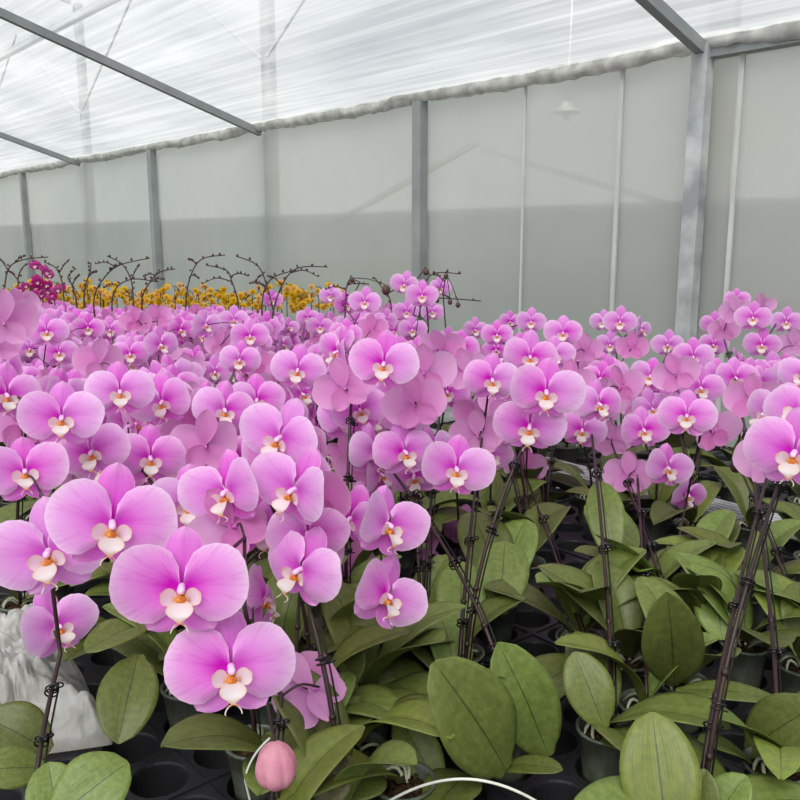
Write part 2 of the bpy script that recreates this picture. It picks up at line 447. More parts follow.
def rot_to(x, zhint):
    X = Vector(x).normalized(); Z = Vector(zhint); Z = (Z - X*Z.dot(X)).normalized(); Y = Z.cross(X)
    return Matrix((X, Y, Z)).transposed().to_4x4()

m = MB(); m.lathe([(.026, -.075), (.029, -.074), (.030, -.06), (.0385, 0), (.041, .0), (.041, .004), (.037, .004), (.0368, -.004), (.028, -.06), (0.0, -.07)], 28)
POT = m.mesh('pot', POTM)
def mix_mesh(seed):
    m = MB(); rnd = random.Random(seed)
    def fn(u, v):
        a = v*2*PI; r = .0355*u
        p = Vector((r*math.cos(a), r*math.sin(a), -.010 if u < 1 else -.022))
        if u < 1: p.z += .007*noise.noise(p*160+Vector((seed, 0, 0)))+.004*(1-u)
        return p
    m.grid(fn, 7, 22)
    for k in range(16):
        a = rnd.uniform(0, 6.3); r = rnd.uniform(0, .029); m.box((r*math.cos(a), r*math.sin(a), -.006), (.009, .005, .004), Matrix.Rotation(rnd.uniform(0, 6), 3, 'Z') @ Matrix.Rotation(rnd.uniform(-.6, .6), 3, 'X'))
    m.m = 0; return m.mesh('potting_mix', MOSS)
MIXES = [mix_mesh(1), mix_mesh(2)]
def root_mesh(seed):
    m = MB(); rnd = random.Random(seed)
    for k in range(4):
        a = rnd.uniform(0, 6.3); pts = []
        for i in range(6):
            q = i/5; pts.append(Vector((math.cos(a+q*1.1)*(.006+.028*q), math.sin(a+q*1.1)*(.006+.028*q), .012*math.sin(PI*q)-.004)))
        m.tube(pts, [.0024]*5+[.001], 5)
    return m.mesh('aerial_roots', ROOT)
ROOTS = [root_mesh(4), root_mesh(9)]
def clip_mesh():
    m = MB()
    for z in (-.003, .003):
        m.tube([(.0075*math.cos(a), .0075*math.sin(a), z) for a in [i*PI/6 for i in range(13)]], .0012, 5)
    for s in (-1, 1):
        m.tube([(.011+.0045*math.cos(a), s*.003+.0045*math.sin(a), s*.003) for a in [i*PI/4 for i in range(9)]], .0011, 5)
    m.box((.009, 0, 0), (.006, .004, .009)); return m.mesh('stem_clip', CLIPM)
CLIP = clip_mesh()

def bez(p0, p1, p2, p3, n):
    return [p0*(1-t)**3 + p1*3*t*(1-t)**2 + p2*3*t*t*(1-t) + p3*t**3 for t in [i/n for i in range(n+1)]]

USED = set()
CELL = .095
def snap(p):
    n = p.dot(AN); s = p.dot(AX)
    best = None
    for di in range(-3, 4):
        for dj in range(-3, 4):
            i = math.floor(n/CELL)+di; j = math.floor(s/CELL)+dj
            if (i, j) in USED or i == 20: continue
            q = W((j+.5)*CELL, (i+.5)*CELL, 0); d = (q - Vector((p.x, p.y, 0))).length
            if best is None or d < best[0]: best = (d, i, j, q)
    USED.add((best[1], best[2])); q = best[3]
    return Vector((q.x, q.y, RIM))

def pot_of(root, seed):
    p = obj('pot', POT, root); obj('potting_mix', MIXES[seed % 2], p); obj('aerial_roots', ROOTS[seed % 2], p)
def rosette(root, rnd, n=5, lmin=.13, lmax=.19, a0=None):
    a0 = rnd.uniform(0, 6.3) if a0 is None else a0
    for k in range(n):
        a = a0 + (k % 2)*PI + (k//2)*.5 + rnd.uniform(-.3, .3); el = R(rnd.uniform(12, 50)+8*(k//2))
        X = Vector((math.cos(a)*math.cos(el), math.sin(a)*math.cos(el), math.sin(el)))
        L = rnd.uniform(lmin, lmax)
        lf = LEAFS[rnd.randrange(4) if rnd.random() < .85 else 4]
        obj('leaf', lf, root, Matrix.Translation((math.cos(a)*.006, math.sin(a)*.006, .004+.004*k)) @ rot_to(X, (0, 0, 1)) @ Matrix.Scale(L, 4))

def spike(root, inv, base, apex, tip, flowers, thick=.0032, stake=True, clips=2, mat=None):
    """FLOWERS: world points just behind each bloom. One mesh: the stem with its pedicels."""
    mb = MB()
    extra = None
    if apex is None: extra = tip; apex = extra[0]; tip = None
    h = apex.z-base.z
    mid = base.lerp(apex, .55); lean = Vector((mid.x*.35+base.x*.65, mid.y*.35+base.y*.65, base.z+h*.5))
    c1 = bez(base, base+Vector((0, 0, h*.3)), lean+Vector((0, 0, h*.15)), apex, 14)
    dirn = (apex - c1[-3]).normalized()
    if extra is not None:
        c2 = [apex]; full = [c1[-4]]+extra+[extra[-1]+(extra[-1]-extra[-2] if len(extra) > 1 else Vector((0, 0, .01)))]
        for a_ in range(1, len(full)-2):
            p0, p1, p2, p3 = full[a_-1:a_+3]
            for w_ in range(1, 5):
                t = w_/4; c2.append(.5*((2*p1)+(p2-p0)*t*.6+(2*p0*.6-p1*(6-1.2+.0)+p2*(6-1.2)-2*p3*0-2*p0*.6)*0+Vector()) if False else p1.lerp(p2, t*t*(3-2*t)))
    else: c2 = bez(apex, apex+dirn*(tip-apex).length*.4, apex.lerp(tip, .6)+Vector((0, 0, .02)), tip, 10)
    pts = c1 + c2[1:]
    mb.tube([inv @ p for p in pts], [thick*(1-.45*i/len(pts)) for i in range(len(pts))], 7)
    for q in (3, 6, 9, 12):
        mb.tube([inv @ (pts[q]+(pts[q+1]-pts[q])*t) for t in (0, .15, .3)], [thick*1.0, thick*1.35, thick*.95], 7)
    for fp in flowers:
        n = min(range(6, len(pts)), key=lambda i: (pts[i]-fp).length + .3*max(0, 0)); a = pts[n]
        if (a-fp).length > .004:
            md = a.lerp(fp, .5)+Vector((0, 0, .012))
            mb.tube([inv @ p for p in bez(a, md, md, fp, 5)], .0016, 5)
    s = obj('flower_stem', mb.mesh('flower_stem', mat or STEM), root)
    if stake:
        sb = MB(); off = Vector((.007, .003, 0)); q = [p+off for p in pts[:13]]
        sb.tube([inv @ q[0]] + [inv @ p for p in q[1:]], .0013, 5)
        obj('support_stake', sb.mesh('support_stake', STAKE), root)
    for c in range(clips):
        i = (5, 9, 12)[c]; t = (pts[i+1]-pts[i]).normalized()
        obj('stem_clip', CLIP, root, inv @ Matrix.Translation(pts[i]) @ rot_to(t.orthogonal(), t))
    return s, pts

def small_buds(root, inv, pts, rnd, n=3):
    tip = pts[-1]
    for k in range(n):
        p = tip + Vector((rnd.uniform(-.012, .012), rnd.uniform(-.012, .012), -.008*k+rnd.uniform(-.004, .008)))
        obj('bud', SBUD, root, inv @ Matrix.Translation(p) @ Matrix.Scale(.012-.002*k, 4))

# ------------------------------------------------------------------ the orchids that can be told apart: (x, y, width px, yaw, pitch, roll)
NOM = .11
HAND = []   # (px, py, radius px, depth) of every placed bloom
def plant(label, base_px, fl, buds=(), leaves=(), ros=4, a0=None, group=None, spikes=1, seed=0, base=None, auto_yaw=True):
    rnd = random.Random(seed*31+5)
    if base is None: base = snap(on_level(base_px[0], base_px[1], RIM))
    root = empty('potted_orchid', Matrix.Translation(base)); inv = Matrix.Translation(-base)
    tag(root, label, 'orchid', group); pot_of(root, seed)
    backs = []
    for (x, y, w, yaw, pi, ro) in fl:
        z = NOM*F_/w; p = at(x, y, z); wid = NOM
        d = (CAM-p)
        M = Matrix.Translation(p) @ facing(d, yaw, pi, ro)
        add_flower(root, inv, M, wid, 'hi' if w > 37 else 'far')
        HAND.append((x, y, w/2, z))
        backs.append(M @ Vector((0, .12*wid, -.02*wid)))
    for (x, y, w, z, half) in buds:
        p = at(x, y, z); s = w*z/F_
        if half:
            obj('half_open_flower', HALF, root, inv @ Matrix.Translation(p) @ facing(CAM-p, -15, 0, -20) @ Matrix.Scale(s*1.3, 4)); backs.append(p)
        else:
            obj('bud', BUDME if w > 15 else SBUD, root, inv @ Matrix.Translation(p) @ Matrix.Scale(s, 4)); backs.append(p+Vector((0, 0, .55*s)))
    if backs:
        order = sorted(range(len(backs)), key=lambda i: project(backs[i])[0])
        parts = [order] if spikes == 1 or len(order) < 4 else [order[:len(order)//2], order[len(order)//2:]]
        for pi_, idx in enumerate(parts):
            q = [backs[i] for i in idx]
            c = sum(q, Vector())/len(q); away = Vector((c.x-CAM.x, c.y-CAM.y, 0)).normalized()
            q = sorted(q, key=lambda p: p.z); apex = None
            way = [Vector((p.x*.4+c.x*.6, p.y*.4+c.y*.6, p.z)) + away*.03 for p in q]
            way[-1] = q[-1].lerp(way[-1], .35) + Vector((0, 0, -.006)); tip = way
            b = base + Vector((.008*pi_, .005*pi_, 0))
            s, pts = spike(root, inv, b, apex, tip, q, .0036, True, 3 if base_px else 2)
    for (bx, by, bz, tx, ty, tz, wpx, ml) in leaves:
        B = at(bx, by, bz); T = at(tx, ty, tz); L = (T-B).length; wd = wpx*(bz+tz)/2/F_
        mat = {'g': LEAF, 'y': LEAFY, 'b': LEAFB}[ml[0]]
        nrm = (CAM-B).normalized()*(.8 if 'f' in ml else .35) + Vector((0, 0, 1))*(.35 if 'f' in ml else 1)
        me = leaf_mesh(wd/L*1.05, .05, .14, mat, int(bx+by), .04)
        o = obj('leaf', me, root, inv @ Matrix.Translation(B) @ rot_to(T-B, nrm) @ Matrix.Scale(L, 4))
        if ml[0] == 'y': o['label'] = 'yellowish green leaf'
        if ml[0] == 'b': o['label'] = 'bronze-edged young leaf'
    if ros: rosette(root, rnd, ros, a0=a0)
    return root

P = plant
P('front orchid at lower left, thick dark stem before the white plastic, with wide front-facing blooms', (66, 850),
  [(112, 524, 124, 3, 0, 10), (50, 552, 118, -18, 0, -6), (56, 626, 80, 24, 0, -12), (25, 472, 82, 0, 12, 0)],
  leaves=[(52, 822, .93, 128, 762, .97, 66, 'gf'), (60, 835, .93, 48, 762, .96, 50, 'gf'), (46, 768, 1.02, -22, 770, .98, 40, 'gf'), (50, 752, 1.06, -16, 716, 1.05, 56, 'gf')], ros=0, seed=1, spikes=1)
P('front orchid carrying the two widest pink blooms, a hanging pink bud and drooping turned-away blooms', (300, 830),
  [(182, 588, 131, -4, 0, 4), (231, 668, 130, 2, -2, 0), (232, 527, 92, 200, -12, 35), (312, 690, 92, 215, -20, 40), (262, 600, 80, 70, 0, 30)],
  buds=[(276, 765, 40, .8, False)], leaves=[(320, 812, .95, 345, 756, .97, 36, 'bf'), (298, 800, 1.0, 312, 742, 1.0, 26, 'bf'), (340, 800, 1.0, 372, 765, 1.05, 62, 'g')], ros=1, seed=2)
P('orchid behind the front left blooms with four tilted pink flowers stacked on its stem', (352, 800),
  [(296, 490, 94, -36, 0, 20), (302, 570, 94, -36, 0, 24), (281, 438, 86, -26, 0, 20), (228, 492, 92, -35, 0, -8)], seed=3, ros=3)
P('orchid with half-profile pink flowers one above another left of the two big green leaves', (402, 812),
  [(386, 525, 86, 40, 0, 12), (386, 596, 86, 36, 0, 22), (440, 585, 62, 150, -20, 15), (354, 570, 60, 200, 0, 0), (425, 545, 50, 110, 0, 10)],
  leaves=[(440, 792, 1.08, 398, 715, 1.12, 42, 'gf'), (430, 815, 1.0, 470, 772, 1.1, 52, 'g'), (425, 720, 1.2, 385, 660, 1.3, 50, 'gf')], seed=4, ros=1)
P('orchid with one bright front-facing bloom on a straight stem above broad twin leaves', (474, 730),
  [(456, 469, 74, 10, 0, 8), (404, 452, 66, 20, 0, -4), (465, 528, 46, 170, 0, 0), (452, 552, 44, 160, -10, 20), (373, 452, 62, 42, 0, 0)],
  leaves=[(505, 770, 1.08, 436, 664, 1.0, 84, 'gf'), (548, 755, 1.14, 500, 645, 1.08, 62, 'gf'), (500, 768, 1.1, 562, 768, 1.05, 26, 'g')], seed=5, ros=2, spikes=2)
P('orchid with crossing purple-brown stems carrying a large round bloom over a smaller one', (502, 705),
  [(546, 392, 74, 6, 0, 6), (530, 426, 72, -4, -10, 4), (492, 380, 58, 8, 0, 4), (478, 436, 56, 190, 0, 10)], seed=6, ros=4, spikes=2,
  leaves=[(500, 615, 1.4, 505, 540, 1.5, 50, 'gf')])
P('orchid with tall stakes tied by black clips, flowered high, right of the crossing stems', (578, 728),
  [(582, 430, 50, 5, -6, 8), (598, 404, 54, 30, 0, 0), (530, 357, 54, 4, 4, 4), (526, 468, 44, 185, 0, 0), (622, 388, 48, 140, 0, 15)],
  leaves=[(604, 728, 1.12, 574, 652, 1.15, 46, 'gf'), (612, 560, 1.6, 600, 480, 1.7, 36, 'gf')], seed=7, ros=3, spikes=2)
P('orchid with a small nodding flower at the lowest tip of its spray', (652, 712),
  [(643, 430, 50, 18, 0, -4), (687, 416, 58, -2, 6, 0), (667, 468, 52, 30, 0, 6), (628, 476, 50, 180, 0, 0), (715, 432, 52, 150, 0, 20), (686, 494, 47, 50, -14, 14)],
  leaves=[(674, 684, 1.22, 668, 596, 1.12, 58, 'gf'), (652, 566, 1.7, 583, 576, 1.6, 40, 'g'), (640, 545, 1.75, 585, 505, 1.8, 34, 'gf'), (676, 690, 1.2, 780, 700, 1.15, 26, 'g')], seed=8, ros=2, spikes=2)
P('orchid with a leaning stem and big pale bloom cut off at the right', (690, 842),
  [(795, 453, 100, -8, 0, 4), (770, 415, 66, -70, 10, 10), (800, 412, 78, -20, 20, 10), (768, 462, 66, 200, 0, 0)], seed=9, ros=2, spikes=2,
  leaves=[(668, 846, .93, 652, 712, .98, 74, 'yf'), (700, 850, .95, 745, 775, .95, 50, 'g'), (690, 850, .95, 705, 770, .95, 45, 'g')])
P('small clump with a broad folded leaf and moss-filled pot at the lower right corner', (770, 792), [],
  leaves=[(748, 752, 1.12, 815, 705, 1.05, 58, 'gf'), (752, 764, 1.1, 700, 738, 1.05, 30, 'g'), (762, 770, 1.1, 812, 762, 1.05, 40, 'g')], seed=10, ros=1)
P('orchid with twin dark stems rising past the greenish clear pot at the right', (744, 748),
  [(752, 400, 56, 170, 0, 0), (735, 378, 44, 20, 0, 0)], leaves=[(722, 640, 1.4, 715, 585, 1.45, 44, 'yf')], seed=11, ros=3)
P('orchid in a greenish clear pot behind the twin dark stems at right', (772, 664), [], buds=[(736, 466, 12, 1.9, False)],
  leaves=[(800, 610, 1.5, 745, 575, 1.45, 34, 'g'), (770, 650, 1.45, 830, 640, 1.35, 36, 'g')], seed=12, ros=3)
P('orchid in a clear pot behind the yellow-green leaf, its rim and moss showing', (648, 694), [(612, 440, 44, 175, 10, 10)], seed=13, ros=2)
P('orchid left of the centre front with pale-backed leaf over the empty tray holes', (232, 742), [(150, 458, 72, 6, 0, 6), (93, 452, 76, -22, 0, -10)], ros=0, seed=14,
  leaves=[(150, 622, 1.25, 86, 650, 1.15, 40, 'g'), (138, 655, 1.2, 118, 742, 1.1, 56, 'gf'), (215, 640, 1.3, 150, 655, 1.3, 40, 'g')])
P('orchid on the left with front bloom half hidden below a raised pale flower', (10, 600),
  [(62, 418, 80, -4, 6, 4), (6, 395, 66, 14, 0, 8), (18, 425, 60, 200, 0, 0)], seed=15, ros=2)
P('left orchid whose darkest front bloom shows an orange throat above the paired blooms', (150, 640),
  [(120, 392, 68, 0, 6, 0), (163, 402, 64, -20, 0, -10), (135, 425, 60, 110, 10, 20), (100, 362, 50, 190, 0, 0)], seed=16, ros=3)
P('orchid with side-lit bloom left of centre above the stacked tilted flowers', (250, 640),
  [(224, 410, 64, 12, 0, 10), (257, 400, 56, -2, 0, 0), (205, 445, 70, 190, 10, 0), (240, 360, 42, -8, 0, 5), (215, 372, 36, 0, 0, 0)], seed=17, ros=3)
P('orchid topped by a large bloom facing the camera at the centre of the mass', (352, 640),
  [(384, 364, 70, -4, 4, 6), (344, 388, 62, 190, 0, 20), (298, 370, 56, -6, 0, 8), (339, 352, 52, -60, 0, 10), (322, 378, 50, 45, 0, 20)], seed=18, ros=3, spikes=2)
P('orchid in mid mass with overlapping turned-away petals right of the largest centre bloom', (432, 640),
  [(447, 392, 46, 6, 0, 4), (425, 372, 62, 170, 10, 0), (415, 405, 66, 185, 0, 12), (440, 350, 50, 160, 20, 0), (405, 415, 56, 10, 0, 0)], seed=19, ros=3, spikes=2)
P('small-flowered orchid at left with two front blooms over a dark gap', (55, 520),
  [(59, 353, 38, 0, 4, 0), (30, 349, 34, -8, 0, 0), (47, 332, 42, -4, 6, 0), (88, 328, 32, 0, 0, 4), (28, 318, 36, 20, 0, 0)], seed=20, ros=3)
P('orchid at the left edge with large pale backs of petals and no open face', (8, 560),
  [(4, 322, 66, 180, 10, 0), (-6, 345, 60, 190, 0, 20), (20, 305, 40, 170, 20, 10)], seed=21, ros=2)
P('raised orchid with budded twigs standing above the mass before the wall', (420, 520),
  [(422, 296, 33, 0, 6, 0), (407, 312, 27, -6, 0, 0), (432, 312, 25, 10, 0, 0), (405, 285, 30, -14, 0, 8), (440, 288, 24, 15, 0, 0), (412, 330, 30, 10, 0, 0), (448, 340, 28, 0, 0, 0)],
  buds=[(426, 272, 6, 3, False), (446, 276, 5, 3, False), (450, 302, 5, 3, False), (458, 305, 5, 3, False), (437, 300, 5, 3, False)], seed=22, ros=2, spikes=2)
P('orchid with one neat bloom clear of the mass left of the raised budded plant', (350, 520),
  [(365, 302, 33, -4, 4, 4), (346, 305, 27, 10, 0, 0), (320, 327, 28, 0, 0, 0), (331, 296, 24, -10, 0, 0), (308, 318, 24, 0, 0, 0), (372, 330, 34, 160, 0, 0)],
  buds=[(352, 280, 5, 3, False), (386, 290, 9, 3, False)], seed=23, ros=2)
P('far right orchid heap highest against the wall, first of its blooms facing front', (755, 520),
  [(753, 318, 36, 0, 6, 0), (786, 322, 32, 6, 0, 0), (762, 345, 36, 0, 0, 0), (735, 312, 34, 170, 0, 0), (737, 300, 26, 10, 10, 0), (724, 330, 32, 180, 0, 0), (762, 306, 26, 150, 0, 0), (714, 325, 28, 0, 0, 0), (793, 345, 34, 190, 0, 0)], seed=24, ros=2, spikes=2)
P('orchid with dark-centred bloom standing clear before the wall at right', (622, 500),
  [(620, 322, 34, 0, 0, 0), (603, 322, 27, -10, 0, 0), (640, 330, 28, 60, 0, 0), (632, 348, 34, 170, 0, 0), (610, 345, 30, 0, 0, 0)], seed=25, ros=2)
P('orchid with twin blooms side by side below the wall base at right', (680, 520),
  [(668, 345, 33, -6, 0, 0), (693, 357, 40, 6, 0, 0), (713, 345, 30, 10, 0, 0), (676, 375, 48, 180, 0, 20), (650, 376, 40, 0, 0, 10), (700, 388, 46, 20, 0, 0)], seed=26, ros=2, spikes=2)
P('orchid with a bloom breaking the skyline near mid right of the mass', (540, 510),
  [(531, 322, 30, 0, 4, 0), (563, 333, 38, -2, 4, 0), (497, 335, 32, 0, 0, 0), (510, 322, 24, 10, 0, 0), (555, 355, 40, 10, 0, 0), (585, 350, 36, 180, 10, 0)], seed=27, ros=2, spikes=2)
P('orchid with darker magenta-throated bloom in the mass right of centre', (500, 560),
  [(496, 350, 28, 0, 0, 0), (461, 347, 36, 0, 0, 0), (475, 330, 26, 10, 0, 0), (465, 372, 50, 175, 0, 10), (505, 400, 54, 180, 0, 0), (570, 385, 50, 165, 0, 0)], seed=28, ros=2, spikes=2)
P('orchid in the mass left of centre with a neat small bloom above wide petals', (130, 560),
  [(130, 354, 38, 0, 0, 0), (160, 345, 38, 30, 0, 0), (110, 330, 30, 0, 0, 0), (136, 322, 32, 185, 0, 0), (157, 318, 30, 175, 0, 20), (105, 380, 44, 180, 10, 0), (180, 330, 30, 30, 0, 0)], seed=29, ros=2, spikes=2)
P('orchid before the bare twigs with blooms between two leaning stalks', (235, 560),
  [(234, 320, 31, -4, 0, 0), (250, 336, 38, 0, 0, 0), (205, 325, 32, 30, 0, 0), (220, 345, 32, 180, 0, 0), (282, 345, 28, 60, 0, 0), (272, 300, 22, 0, 0, 0), (66, 300, 24, 10, 0, 0)][:6], seed=30, ros=2)
# leafy pots between the flowered ones, under the open part of the canopy
low = [(560, 640), (600, 640), (700, 620), (760, 590), (690, 575), (480, 610), (640, 610), (740, 640), (800, 560), (450, 640), (800, 640), (350, 730), (380, 690), (300, 690), (160, 600), (330, 650), (200, 620)]
for i, (x, y) in enumerate(low):
    z = 0
    b = snap(on_level(x, y, RIM)); c = project(b)
    rr = random.Random(i+77); top = b + Vector((rr.uniform(-.06, .06), rr.uniform(.1, .22), .37))
    fl = []
    for k in range(7 if x < 450 else 4 if y < 720 and x < 660 or y < 640 else 0):
        p = top + Vector((rr.uniform(-.09, .09), rr.uniform(-.06, .08), rr.uniform(-.14 if x < 450 else -.03, .05))); q = project(p)
        if q[1] < (440 if q[0] > 480 else 590 if q[0] > 200 else 500) - max(0, 100-q[0])*.3 and not any(math.hypot(q[0]-h[0], q[1]-h[1]) < h[2]+10 for h in HAND):
            fl.append((q[0], q[1], NOM*F_/q[2], rr.uniform(-50, 50) if rr.random() < .6 else rr.uniform(130, 220), rr.uniform(-5, 10), rr.uniform(-12, 12)))
    P('leafy orchid in a clear pot among the green leaves below the blooms', None, fl, seed=40+i, ros=5, base=b, group='leafy orchid pots under the blooms')

# ------------------------------------------------------------------ the dense mass behind
def interp(tab, x):
    for (x0, y0), (x1, y1) in zip(tab, tab[1:]):
        if x <= x1: return y0+(y1-y0)*max(0, (x-x0)/(x1-x0))
    return tab[-1][1]
TOP = [(-60, 292), (60, 290), (100, 298), (200, 294), (300, 300), (340, 296), (400, 276), (440, 280), (470, 312), (600, 318), (650, 335), (690, 335), (720, 304), (760, 300), (900, 300)]
BOT = [(-60, 520), (0, 520), (90, 480), (150, 520), (200, 600), (400, 610), (440, 590), (470, 560), (500, 520), (520, 445), (600, 440), (700, 425), (900, 400)]
def mass_plant(base, k):
    rnd = random.Random(1000+k)
    root = empty('potted_orchid', Matrix.Translation(base)); inv = Matrix.Translation(-base)
    toc = Vector((-base.x, -base.y, 0)).normalized(); side = Vector((-toc.y, toc.x, 0))
    px, py, z = project(base+Vector((0, 0, .4)))
    h = rnd.uniform(.37, .46)
    # keep the tops under the skyline of the mass
    while h > .2 and project(base+Vector((0, 0, h)))[1] - .05*F_/z < interp(TOP, px): h -= .01
    a = rnd.uniform(-1.1, 1.1); arch = (toc*math.cos(a)+side*math.sin(a)); lat = Vector((-arch.y, arch.x, 0))
    apex = base + Vector((0, 0, h-.055)) + arch*rnd.uniform(.0, .05); tip = apex + arch*rnd.uniform(.12, .2) + Vector((0, 0, -rnd.uniform(.02, .09)))
    n = rnd.randint(11, 14); backs = []; cnt = 0
    for i in range(n):
        t = (i+.5)/n; c = bez(apex+Vector((0, 0, -.1))-arch*.02, apex, apex.lerp(tip, .5)+Vector((0, 0, .02)), tip, 12)[int(t*12)]
        p = c + lat*((-1)**i*rnd.uniform(.025, .055)) + Vector((0, 0, rnd.uniform(0, .035)))
        if i % 3 == 2: p += Vector((0, 0, -rnd.uniform(.04, .12)))
        face = arch*.5+toc*.8
        yaw = rnd.uniform(-62, 62) if rnd.random() < .74 else rnd.uniform(120, 240)
        M = Matrix.Translation(p) @ facing(face+Vector((0, 0, .12)), yaw, rnd.uniform(-6, 14), rnd.uniform(-15, 15))
        x, y, zz = project(p); r = .05*F_/zz
        if x < -60 or x > 860: continue
        if y - r*.55 < interp(TOP, x) or y + r*.6 > interp(BOT, x): continue
        if any(zz < hz+.03 and abs(x-hx) < r*.9+hr*.8 and math.hypot(x-hx, y-hy) < r*.8+hr*.75 for hx, hy, hr, hz in HAND): continue
        wid = rnd.uniform(.096, .118)
        add_flower(root, inv, M, wid, 'hi' if wid*F_/zz > 44 else 'far'); cnt += 1
        backs.append(M @ Vector((0, .12*wid, 0)))
    if not backs:
        bpy.data.objects.remove(root); return None, px, z, 0
    c_ = sum(backs, Vector())/len(backs); way = [Vector((p.x*.35+c_.x*.65, p.y*.35+c_.y*.65, p.z))-toc*.03 for p in sorted(backs, key=lambda p: p.z)]
    way[-1] = way[-1]-Vector((0, 0, .012))
    s, pts = spike(root, inv, base, None, way, backs, .0032, False, 1 if z < 2.2 else 0)
    if z < 2.4: rosette(root, rnd, 4); pot_of(root, k)
    else: obj('leaf', LEAFS[k % 4], root, Matrix.Translation((0, 0, .01)) @ rot_to(toc+Vector((0, 0, .5)), (0, 0, 1)) @ Matrix.Scale(.17, 4)); obj('pot', POT, root)
    return root, px, z, cnt
k = 0
for i in range(-6, 28):
    for j in range(0, 75):
        if (i, j) in USED or i == 20: continue
        base = W((j+.5)*CELL, (i+.5)*CELL, RIM); px, py, z = project(base+Vector((0, 0, .35)))
        if z < .92 or px < -70 or px > 880: continue
        if z > 5.2 or i > 25: continue
        if z < 2.2:
            if (i+2*j) % (3 if z < 1.8 else 4): continue
            bx, by, bz = project(base)
            if 530 < bx < 650 and 500 < by < 570: continue
            if (px > 470 or px < 120) and z < 1.5: continue
            if z < 1.12 and px < 200: continue
            if project(base)[1] > 560 and px > 450: continue
        else:
            if i % 2 or (j+i//2) % (2 if z < 3.4 else 3): continue
        if 2.2 < z and px < 300 and any((ui-i)**2+(uj-j)**2 <= 1 for ui, uj in [(i+a, j+b) for a in (-1, 0, 1) for b in (-1, 0, 1)] if (ui, uj) in USED): continue
        root, x, z, cnt = mass_plant(base, k); k += 1
        if root is None: continue
        USED.add((i, j))
        if z > 3.0: lab, g = 'pink orchid far off, its small blooms crowded together toward the wall', 'far pink orchids toward the wall'
        elif x < 270: lab, g = 'pink orchid packed into the left part of the flowering mass', 'pink orchids packed on the left'
        elif x < 540: lab, g = 'pink orchid packed into the middle of the flowering mass', 'pink orchids packed in the middle'
        else: lab, g = 'pink orchid packed into the right part of the flowering mass', 'pink orchids packed on the right'
        tag(root, lab, 'orchid', g)
print('mass plants', k)

# ------------------------------------------------------------------ magenta and yellow orchids and bare arching spikes at the far left
def bloom_cluster(name, label, group, x, ytop, ybot, z, n, wpx, lod, seed):
    rnd = random.Random(seed); p0 = at(x, ybot, z); base = Vector((p0.x, p0.y, RIM))
    root = empty(name, Matrix.Translation(base)); inv = Matrix.Translation(-base); tag(root, label, 'orchid', group)
    backs = []
    for i in range(n):
        y = ytop+(ybot-ytop)*(i+.5)/n; xx = x+rnd.uniform(-9, 9)
        p = at(xx, y, z+rnd.uniform(-.06, .06)); wid = wpx*z/F_*rnd.uniform(.85, 1.1)
        M = Matrix.Translation(p) @ facing(CAM-p, rnd.uniform(-40, 40), rnd.uniform(-5, 15), rnd.uniform(-20, 20))
        if lod == 'mag': add_flower(root, inv, M, wid, 'mag')
        else: obj('flower', YEL[rnd.randrange(3)], root, inv @ M @ Matrix.Scale(wid, 4))
        backs.append(M @ Vector((0, .1*wid, 0)))
    top = at(x, ytop+3, z+.03); tip = at(x+rnd.uniform(-9, 9), (ytop+ybot)/2, z+.03)
    spike(root, inv, base, top, tip, backs, .0035, False, 0); obj('pot', POT, root)
    for q in range(3):
        a = rnd.uniform(0, 6); obj('leaf', LEAFS[q], root, rot_to((math.cos(a), math.sin(a), .4), (0, 0, 1)) @ Matrix.Scale(.18, 4))
    return root
YEL = []
for q in range(3):
    mb = MB(); rr = random.Random(q)
    petal(mb, (0, 0, 0), R(15), .5, .24, rr, nu=6, nv=4); petal(mb, (0, 0, 0), R(165), .5, .24, rr, nu=6, nv=4)
    for a in (90, -52, -128): petal(mb, (0, .02, 0), R(a), .46, .17, rr, nu=6, nv=4)
    mb.m = 1; mb.ball((0, -.06, -.08), (.07, .06, .09), 6, 5); YEL.append(mb.mesh('flower', [YELLOW, CALLUS]))
bloom_cluster('magenta_orchid', 'deep magenta orchid cluster standing highest at the far left', None, 42, 264, 300, 4.6, 11, 12, 'mag', 1)
bloom_cluster('magenta_orchid', 'lower deep magenta orchid just right of the tall magenta one', None, 54, 286, 302, 4.4, 6, 11, 'mag', 2)
bloom_cluster('magenta_orchid', 'half-hidden deep magenta orchid just left of the tall magenta one', None, 30, 284, 304, 4.5, 5, 10, 'mag', 3)
rnd = random.Random(5)
for i in range(44):
    x = 4+i*7.7+rnd.uniform(-4, 4); z = rnd.uniform(4.9, 5.9)
    if abs(x-42) < 14: z = 5.9
    bloom_cluster('yellow_orchid', 'small-flowered yellow orchid in the yellow band behind the pink mass', 'yellow orchids behind the pink mass', x, rnd.uniform(278, 293)+x*.012, rnd.uniform(304, 312), z, rnd.randint(5, 9), rnd.uniform(7, 9.5), 'y', 50+i)

